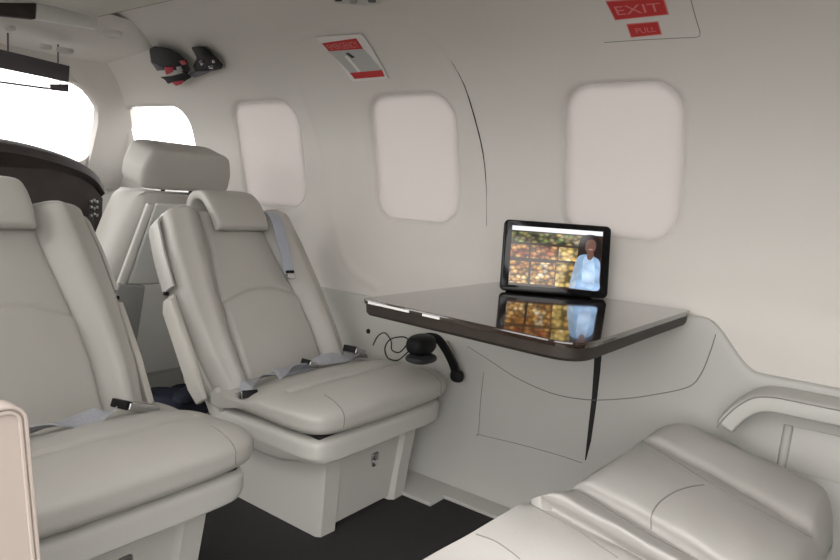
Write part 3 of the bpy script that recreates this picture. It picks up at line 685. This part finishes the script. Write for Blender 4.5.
# ------------------------------------------------------------------ seat in the foreground with its back laid flat
FS = empty('reclined_cabin_seat', (1.30, .22, 0)); tag(FS, 'pale cream leather cabin seat laid flat below the wall armrest', 'seat')
fo = np.array([1.30, .22, 0])
front = [((398, 574), .225), ((440, 550), .285), ((470, 534), .322), ((500, 516), .352), ((520, 503), .366), ((529, 497), .368), ((533, 490), .392), ((545, 486), .408), ((560, 485), .402), ((570, 483), .388), ((582, 474), .408), ((606, 458), .420), ((628, 444), .414), ((638, 437), .400), ((648, 430), .416), ((664, 420), .428), ((676, 420), .424), ((690, 429), .390), ((694, 431), .30)]
FP = [onz(p, z) for p, z in front]; FP[-1] = FP[-2] + np.array([.01, 0, -.10])
# aft ends of the same lines, the slab narrows and drops slightly towards the seat pan
def aft(i, a): 
    q = FP[i].copy(); return q
g34f = FP[13]; g34a = onz((818, 539), .352); e4a = onz((838, 496), .366)
k12 = g34a - g34f; kR = e4a - FP[16]
AP = []
for i, p in enumerate(FP):
    t = i / (len(FP) - 1)
    if i >= 13: f_ = min(1, (i - 13) / 3); d = k12 * (1 - f_) + kR * f_
    else:
        d = k12.copy(); d[0] = k12[0] + (13 - i) * .011; d[2] = k12[2] * (1 if i > 4 else i / 5)
    q = p + d; q[1] = .035 + .02 * (1 - t) if i > 4 else .05; AP.append(q)
    if i == len(FP) - 1: AP[-1] = AP[-2] + np.array([.0, 0, -.10])
NV = 40; rows = []
Fs = catmull(FP, 6); As = catmull(AP, 6); n = len(Fs)
for j in range(NV + 1):
    t = j / NV; row = []
    ef = max(0, 1 - t / .10); ea = max(0, (t - .92) / .08); dz = -.016 * ef ** 2.2 - .05 * ea ** 2.2
    for i in range(n):
        q = Fs[i] * (1 - t) + As[i] * t; s_ = i / (n - 1)
        w_ = smooth01((s_ - .2) / .1)
        crown = .010 * math.sin(PI * t) * (1 if .5 < s_ < .72 else .4)
        wr = .0012 * math.sin(t * 23 + s_ * 31) * math.sin(s_ * 17 + 1.3) + .0008 * math.sin(t * 9 - s_ * 40)
        row.append(np.array([q[0], q[1] + 0, q[2] + dz * w_ + crown + wr]))
    rows.append(row)
full = []
first = rows[0]; last = rows[-1]
lo = .20
def skirt_row(r, dy): return [np.array([p[0], p[1] + dy, min(p[2], lo + .0) if p[2] > lo else p[2] - .02]) for p in r]
allrows = [skirt_row(first, -.10), [np.array([p[0], p[1] - .012, max(p[2] - .05, min(p[2], lo))]) for p in first]] + rows + [[np.array([p[0], p[1] - .006, max(p[2] - .05, min(p[2], lo))]) for p in last], skirt_row(last, .02)]
fsb = grid('back_cushion', [[p - fo for p in r] for r in allrows], 'leather_pale', FS, False, False, 75)
bvf = BVHTree.FromPolygons([v.co for v in fsb.data.vertices], [p.vertices[:] for p in fsb.data.polygons])
def fseam(px, r=.0013, nm='seam', m='seam'):
    pts = []
    for p in catmull(px, 6):
        d = Vector(ray(p)); h = bvf.ray_cast(Vector(ORG - fo), d)
        if h[0]: pts.append(h[0] + h[1] * (.0004 if h[1].dot(d) < 0 else -.0004))
    if len(pts) > 2: tube(nm, pts, r, m, fsb, 5)
fseam([(651, 530), (652, 514), (660, 502), (675, 492), (690, 487), (704, 485)])
fseam([(634, 436), (680, 464), (715, 486), (765, 513), (812, 538)], .001)
fseam([(572, 487), (605, 507), (645, 532), (690, 556)], .001)
fseam([(530, 503), (546, 513), (575, 529), (600, 546), (618, 558)], .001)
fseam([(476, 534), (495, 541), (510, 551), (520, 559)], .001)
box('seat_pan', (.0, -.02, .17), (.48, .32, .05), 'seat_plastic', FS, .015)
for sx in (-1, 1):
    box('pedestal_side', (sx * .17 + .0, -.02, .075), (.04, .30, .15), 'seat_plastic', FS, .01)

# ------------------------------------------------------------------ wall armrest and the framed panel below it
AR = empty('wall_armrest', (1.64, .1, .50)); ao = np.array([1.64, .1, .50]); tag(AR, 'moulded grey armrest curving down at its end on the sidewall', 'armrest')
apx = [onx(p, 1.575) + np.array([.058, 0, 0]) for p in [(722, 431), (730, 421), (742, 411), (756, 405), (774, 405), (804, 411), (838, 418)]]
apx = apx + [np.array([apx[-1][0], -.15, apx[-1][2] + .002]), np.array([apx[-1][0], -.6, apx[-1][2] + .002])]
ab = sweep('arm_body', [p - ao for p in catmull(apx, 8)], lambda t: selli(.058 * math.sqrt(max(.25, 1 - max(0, 1 - t / .06) ** 2)), .0215 * math.sqrt(max(.25, 1 - max(0, 1 - t / .06) ** 2)), 6, 36), 'side_panel', AR)
hpx = [np.array([p[0] - .0575, p[1] + .012 * max(0, 1 - i / 4), p[2] + .016 * min(1, .3 + i / 4)]) for i, p in enumerate(apx)]
tube('seam', [p - ao for p in catmull(hpx, 8)], .0016, 'seam', ab, 6)
def wq(px, inset): 
    out = []
    for p in px: q = onwall(p); out.append(wpt(q[1], s_of_z(q[2]), inset))
    return out
pp = empty('pocket_panel', (1.68, 0, .40)); po = np.array([1.68, 0, .40]); tag(pp, 'pale recessed pocket panel with grey frame under the wall armrest', 'panel')
pq = wq([(790, 424), (845, 432), (845, 486), (782, 466)], .017); ext = lambda q: np.array([q[0], -.42, q[2]])
prism('pocket_face', [pq[0] - po, ext(pq[1]) - po, ext(pq[2]) - po, pq[3] - po], (.006, 0, 0), 'seat_plastic', pp, .002)
for a, b in ((0, 3),):
    qa = pq[a]; qb = ext(pq[b]) if b in (1, 2) else pq[b]
    tube('pocket_frame', [qa - po, (qa + qb) / 2 - po, qb - po], .010, 'side_panel', pp, 8)

# ------------------------------------------------------------------ side ledge end at the doorway
LE = empty('side_ledge', (.235, .64, 0)); tag(LE, 'pinkish cream side ledge end with double piping beside the doorway', 'side ledge')
zt_ = float(ony((10, 405), .64)[2]); xr0 = float(ony((27, 420), .64)[0]); xr1 = float(ony((40, 560), .64)[0])
def ledge_outline(k):
    pts = [(.16, zt_ - k)]
    for a in np.linspace(PI / 2, 0, 8): pts.append((xr0 - .018 + (.018 - k) * math.cos(a), zt_ - .018 + (.018 - k) * math.sin(a)))
    pts += [(xr1 - k, .52), (xr1 + .012 - k, .30), (xr1 + .012 - k, 0)]; return pts
ol = ledge_outline(0) + [(.16, 0)]
prism('ledge_body', [(x - .235, 0, z) for x, z in ol], (0, .022, 0), 'ledge_end', LE, .0)
for k in (.0015, .0065): tube('piping', [(x - .235, -.0015, z) for x, z in ledge_outline(k)], .0020, 'ledge_end', LE, 6)

# ------------------------------------------------------------------ placards by the exits
def quad(px, u, v):
    a, b, c, d = [np.array(p, float) for p in px]; return (a * (1 - u) + b * u) * (1 - v) + (d * (1 - u) + c * u) * v
def wpatch(name, px, m, o, parent, inset, th=.0012, n=6):
    Q = [ys(p) for p in px]; rows = []
    V = []; F = []
    for layer in (inset, inset - th):
        for j in range(n + 1):
            for i in range(n + 1): q = quad(Q, i / n, j / n); V.append(wpt(q[0], q[1], layer) - o)
    k = (n + 1) ** 2; g_ = lambda i, j, l=0: l * k + j * (n + 1) + i
    for j in range(n):
        for i in range(n): F.append((g_(i, j), g_(i + 1, j), g_(i + 1, j + 1), g_(i, j + 1)))
    for i in range(n):
        F.append((g_(i, 0), g_(i + 1, 0), g_(i + 1, 0, 1), g_(i, 0, 1))); F.append((g_(i, n), g_(i + 1, n), g_(i + 1, n, 1), g_(i, n, 1))); F.append((g_(0, i), g_(0, i + 1), g_(0, i + 1, 1), g_(0, i, 1))); F.append((g_(n, i), g_(n, i + 1), g_(n, i + 1, 1), g_(n, i, 1)))
    return mesh(name, V, F, m, parent, 40)
def wtext(name, txt, px, m, o, parent, inset):
    cu = bpy.data.curves.new(name, 'FONT'); cu.body = txt; cu.align_x = 'LEFT'; ob = bpy.data.objects.new(name, cu); C.objects.link(ob)
    me = bpy.data.meshes.new_from_object(ob.evaluated_get(bpy.context.evaluated_depsgraph_get())); bpy.data.objects.remove(ob)
    co = np.array([v.co[:] for v in me.vertices]); lo_, hi_ = co.min(0), co.max(0); Q = [ys(p) for p in px]
    for v in me.vertices:
        u = (v.co.x - lo_[0]) / (hi_[0] - lo_[0]); w_ = 1 - (v.co.y - lo_[1]) / (hi_[1] - lo_[1]); q = quad(Q, u, w_); v.co = Vector(wpt(q[0], q[1], inset) - o)
    return link(name, me, m, parent)
o1 = onwall((350, 57)); PL1 = empty('exit_placard', tuple(o1)); tag(PL1, 'grey exit placard with red bands and a black pointer on sidewall', 'placard')
pl = wpatch('plate', [(316, 36), (362, 33), (389, 78), (353, 81)], 'placard_white', o1, PL1, .0055, .002)
wpatch('instruction_field', [(329, 50), (364, 48), (383, 69), (351, 72)], 'placard_grey', o1, PL1, .0065)
r_ = wpatch('red_band', [(323, 42), (357, 37), (364, 47.5), (330, 50)], 'red', o1, PL1, .0072)
wtext('band_lettering', 'EMERGENCY', [(327, 43.5), (356.5, 39.5), (361, 46), (332, 48.5)], 'pink_ink', o1, r_, .0079)
r_ = wpatch('red_band', [(351, 72), (383, 69), (385.5, 75.5), (356, 78)], 'red', o1, PL1, .0072)
wpatch('pointer', [(346.5, 52), (349.5, 51.5), (356, 56), (353, 57)], 'ink', o1, PL1, .0074)
wpatch('pointer_arm', [(345.5, 55), (348.5, 55), (362, 70.5), (359, 71)], 'placard_white', o1, PL1, .0070)
o2 = onwall((640, 15)); PL2 = empty('exit_placard', tuple(o2)); tag(PL2, 'two red exit stickers on a thinly outlined hatch above window', 'placard')
a_ = wpatch('red_sticker', [(606.5, 1.5), (663, -2), (667.5, 13.5), (616, 19)], 'red', o2, PL2, .0022)
wpatch('sticker_edge', [(605.5, .8), (664, -3), (669, 14.3), (615, 20)], 'pink_ink', o2, PL2, .0015)
wtext('sticker_lettering', 'EXIT', [(614, 6), (660, 2), (662.5, 10.5), (618, 14.5)], 'pink_ink', o2, a_, .0028)
b_ = wpatch('red_sticker', [(627.5, 24.5), (657.5, 22), (661, 33.5), (632, 36.5)], 'red', o2, PL2, .0022)
wpatch('sticker_edge', [(626.5, 23.8), (658.2, 21.2), (662, 34.2), (631, 37.4)], 'pink_ink', o2, PL2, .0015)
wtext('sticker_lettering', 'PULL', [(635, 27.8), (655, 26), (656.5, 31), (637, 33)], 'pink_ink', o2, b_, .0028)
struct(wline('trim_9', [(690, -4), (693, 8), (697, 22), (700, 33), (697, 37), (680, 38), (640, 40), (604, 42.5)], .0009, 'fine_gap', .0003), 'fine joint of the hatch above the window')

# ------------------------------------------------------------------ headset on the seat and its cable
HS = onx((421, 349), 1.525); HE = empty('headset', tuple(HS)); tag(HE, 'black headset lying on the cushion of the seat beside the sidewall', 'headset')
pillow('ear_cup', (0, 0, .014), (.105, .07, .062), 'black', HE, p=2.6, n=10)
pillow('ear_cushion', (-.004, -.006, -.026), (.10, .08, .028), 'rubber', HE, p=2.6, n=10)
bnd = [onx(p, x) - HS for p, x in [((415, 340), 1.56), ((424, 335), 1.575), ((436, 337), 1.59), ((446, 350), 1.615), ((453, 364), 1.632), ((457, 376), 1.638)]]
P_ = catmull(bnd, 6); ribbon('headband', P_, [(.0, -.012, .004)] * len(P_), .010, 'black', HE)
pillow('second_ear_cup', P_[-1], (.028, .045, .04), 'black', HE, p=2.6, n=8)
cab = [onx(p, x) - HS for p, x in [((408, 352), 1.52), ((398, 360), 1.54), ((388, 358), 1.55), ((385, 348), 1.55), ((391, 339), 1.56), ((404, 337), 1.57), ((408, 342), 1.57), ((400, 352), 1.58), ((392, 350), 1.59), ((391, 341), 1.6), ((385, 333), 1.62), ((378, 336), 1.64), ((373, 345), 1.66)]]
tube('cable', catmull(cab, 8), .0022, 'black', HE, 6)
q = onwall((371, 331)); JK = empty('headset_jack', tuple(wpt(q[1], s_of_z(q[2]), .014))); tag(JK, 'small round black jack socket in the lower sidewall panel', 'socket')
bm = bmesh.new(); bmesh.ops.create_cone(bm, segments=18, radius1=.010, radius2=.008, depth=.006, cap_ends=True, matrix=Matrix.Rotation(-PI / 2, 4, 'Y')); bmobj('socket_ring', bm, 'black', JK)
bm = bmesh.new(); bmesh.ops.create_cone(bm, segments=12, radius1=.004, radius2=.004, depth=.002, cap_ends=True, matrix=Matrix.Translation((-.0035, 0, 0)) @ Matrix.Rotation(-PI / 2, 4, 'Y')); bmobj('socket_hole', bm, 'gap', JK)
# white bracket under the table end
qb = [onwall(p) for p in [(440, 338), (452, 340), (466, 378), (458, 380)]]
BR = empty('table_bracket', tuple(qb[0])); tag(BR, 'pale slanted bracket on the sidewall beneath the table end', 'bracket')
prism('bracket_plate', [np.array([q[0] - .016, q[1], q[2]]) - qb[0] for q in qb], (-.018, 0, 0), 'seat_plastic', BR, .004)

# ------------------------------------------------------------------ headset hung up at the top of the sidewall
def hang(name, px, depth, th, m, parent, o, bev=.006):
    pts = []
    for p in px: q = onwall(p); d = ray(p); pts.append(q - d * depth - o)
    return prism(name, pts, Vector(ray((185, 65))) * th, m, parent, bev, 50)
o3 = onwall((186, 66)); o3 = o3 - ray((186, 66)) * .03; UH = empty('hanging_headset', tuple(o3)); tag(UH, 'black and red headset hung high on the sidewall by the cockpit', 'headset')
hang('ear_cup', [(149, 49), (154, 46), (166, 48), (178, 53), (187, 61), (191, 70), (187, 74), (176, 70), (164, 70), (157, 70), (151, 63)], .075, .035, 'black', UH, o3)
hang('ear_seal', [(151, 62), (157, 71), (164, 70), (163, 66)], .078, .02, 'instrument_grey', UH, o3, .003)
hang('red_ring', [(164, 67), (174, 67), (173, 72), (166, 75)], .085, .02, 'red_trim', UH, o3, .003)
hang('red_ring', [(171, 82), (184, 80), (182, 84), (176, 86)], .085, .02, 'red_trim', UH, o3, .003)
hang('red_ring', [(179, 61), (185, 60), (187, 64), (182, 65)], .082, .012, 'red_trim', UH, o3, .002)
hang('microphone_boom', [(160, 77), (172, 76), (186, 72), (192, 77), (184, 82), (174, 82), (168, 84), (165, 80)], .08, .025, 'black', UH, o3, .004)
hang('badge', [(176, 67), (181, 66), (183, 71), (178, 73)], .085, .01, 'steel', UH, o3, .002)
e_ = hang('folded_cup', [(191, 47), (203, 46), (211, 52), (224, 65), (222, 69), (208, 72), (196, 74), (193, 66), (197, 58)], .06, .04, 'black', UH, o3)
hang('hinge_bar', [(188, 73), (196, 71), (208, 71), (216, 69), (206, 74), (194, 78)], .065, .03, 'instrument_grey', UH, o3, .003)
hang('rivet', [(199, 61), (203, 60), (204, 64), (201, 66)], .068, .01, 'chrome', UH, o3, .002)
hang('rivet', [(208, 66), (213, 65), (213, 69), (209, 69)], .068, .01, 'chrome', UH, o3, .002)
hang('rivet', [(212, 60), (215, 60), (215, 63), (212, 63)], .068, .01, 'chrome', UH, o3, .002)
# reading light / gasper unit at the top of the picture
q = onwall((352, -2)); GP = empty('gasper_unit', tuple(q)); tag(GP, 'small dark reading light and air outlet unit above exit placard', 'reading light')
hang_ = lambda nm, px, m, d, bev: prism(nm, [onwall(p) - ray(p) * d - q for p in px], Vector(ray((352, 0))) * .012, m, GP, bev)
hang_('unit_plate', [(330, -14), (382, -14), (381, 4), (362, 5.5), (334, 3)], 'side_panel', .012, .003)
hang_('nozzle', [(333, -8), (342, -8), (342, 1.5), (335, 1.5)], 'black', .02, .003)
hang_('nozzle', [(348, -8), (358, -8), (357, 3.5), (350, 4)], 'pocket', .02, .003)
hang_('nozzle', [(367, -8), (376, -8), (376, 3), (368, 2.5)], 'instrument_grey', .02, .003)

# dark jacket dropped on the floor between the seats
q = onz((170, 405), .05)
JC = empty('folded_jacket', (float(q[0]), float(q[1]), 0)); tag(JC, 'dark navy folded jacket on the floor behind the seats', 'jacket')
mat('navy', (.015, .018, .035), .85, noise=.4, nscale=25, bump=.6, bscale=60)
pillow('jacket_bundle', (0, 0, .05), (.30, .24, .10), 'navy', JC, p=3, n=18, fn=lambda x, y, z: (x, y, z + .012 * math.sin(x * 50 + y * 30) * (z > 0)))
pillow('jacket_sleeve', (.05, -.06, .10), (.20, .08, .05), 'navy', JC, p=3, n=12, rot=Matrix.Rotation(.5, 3, 'Z'))
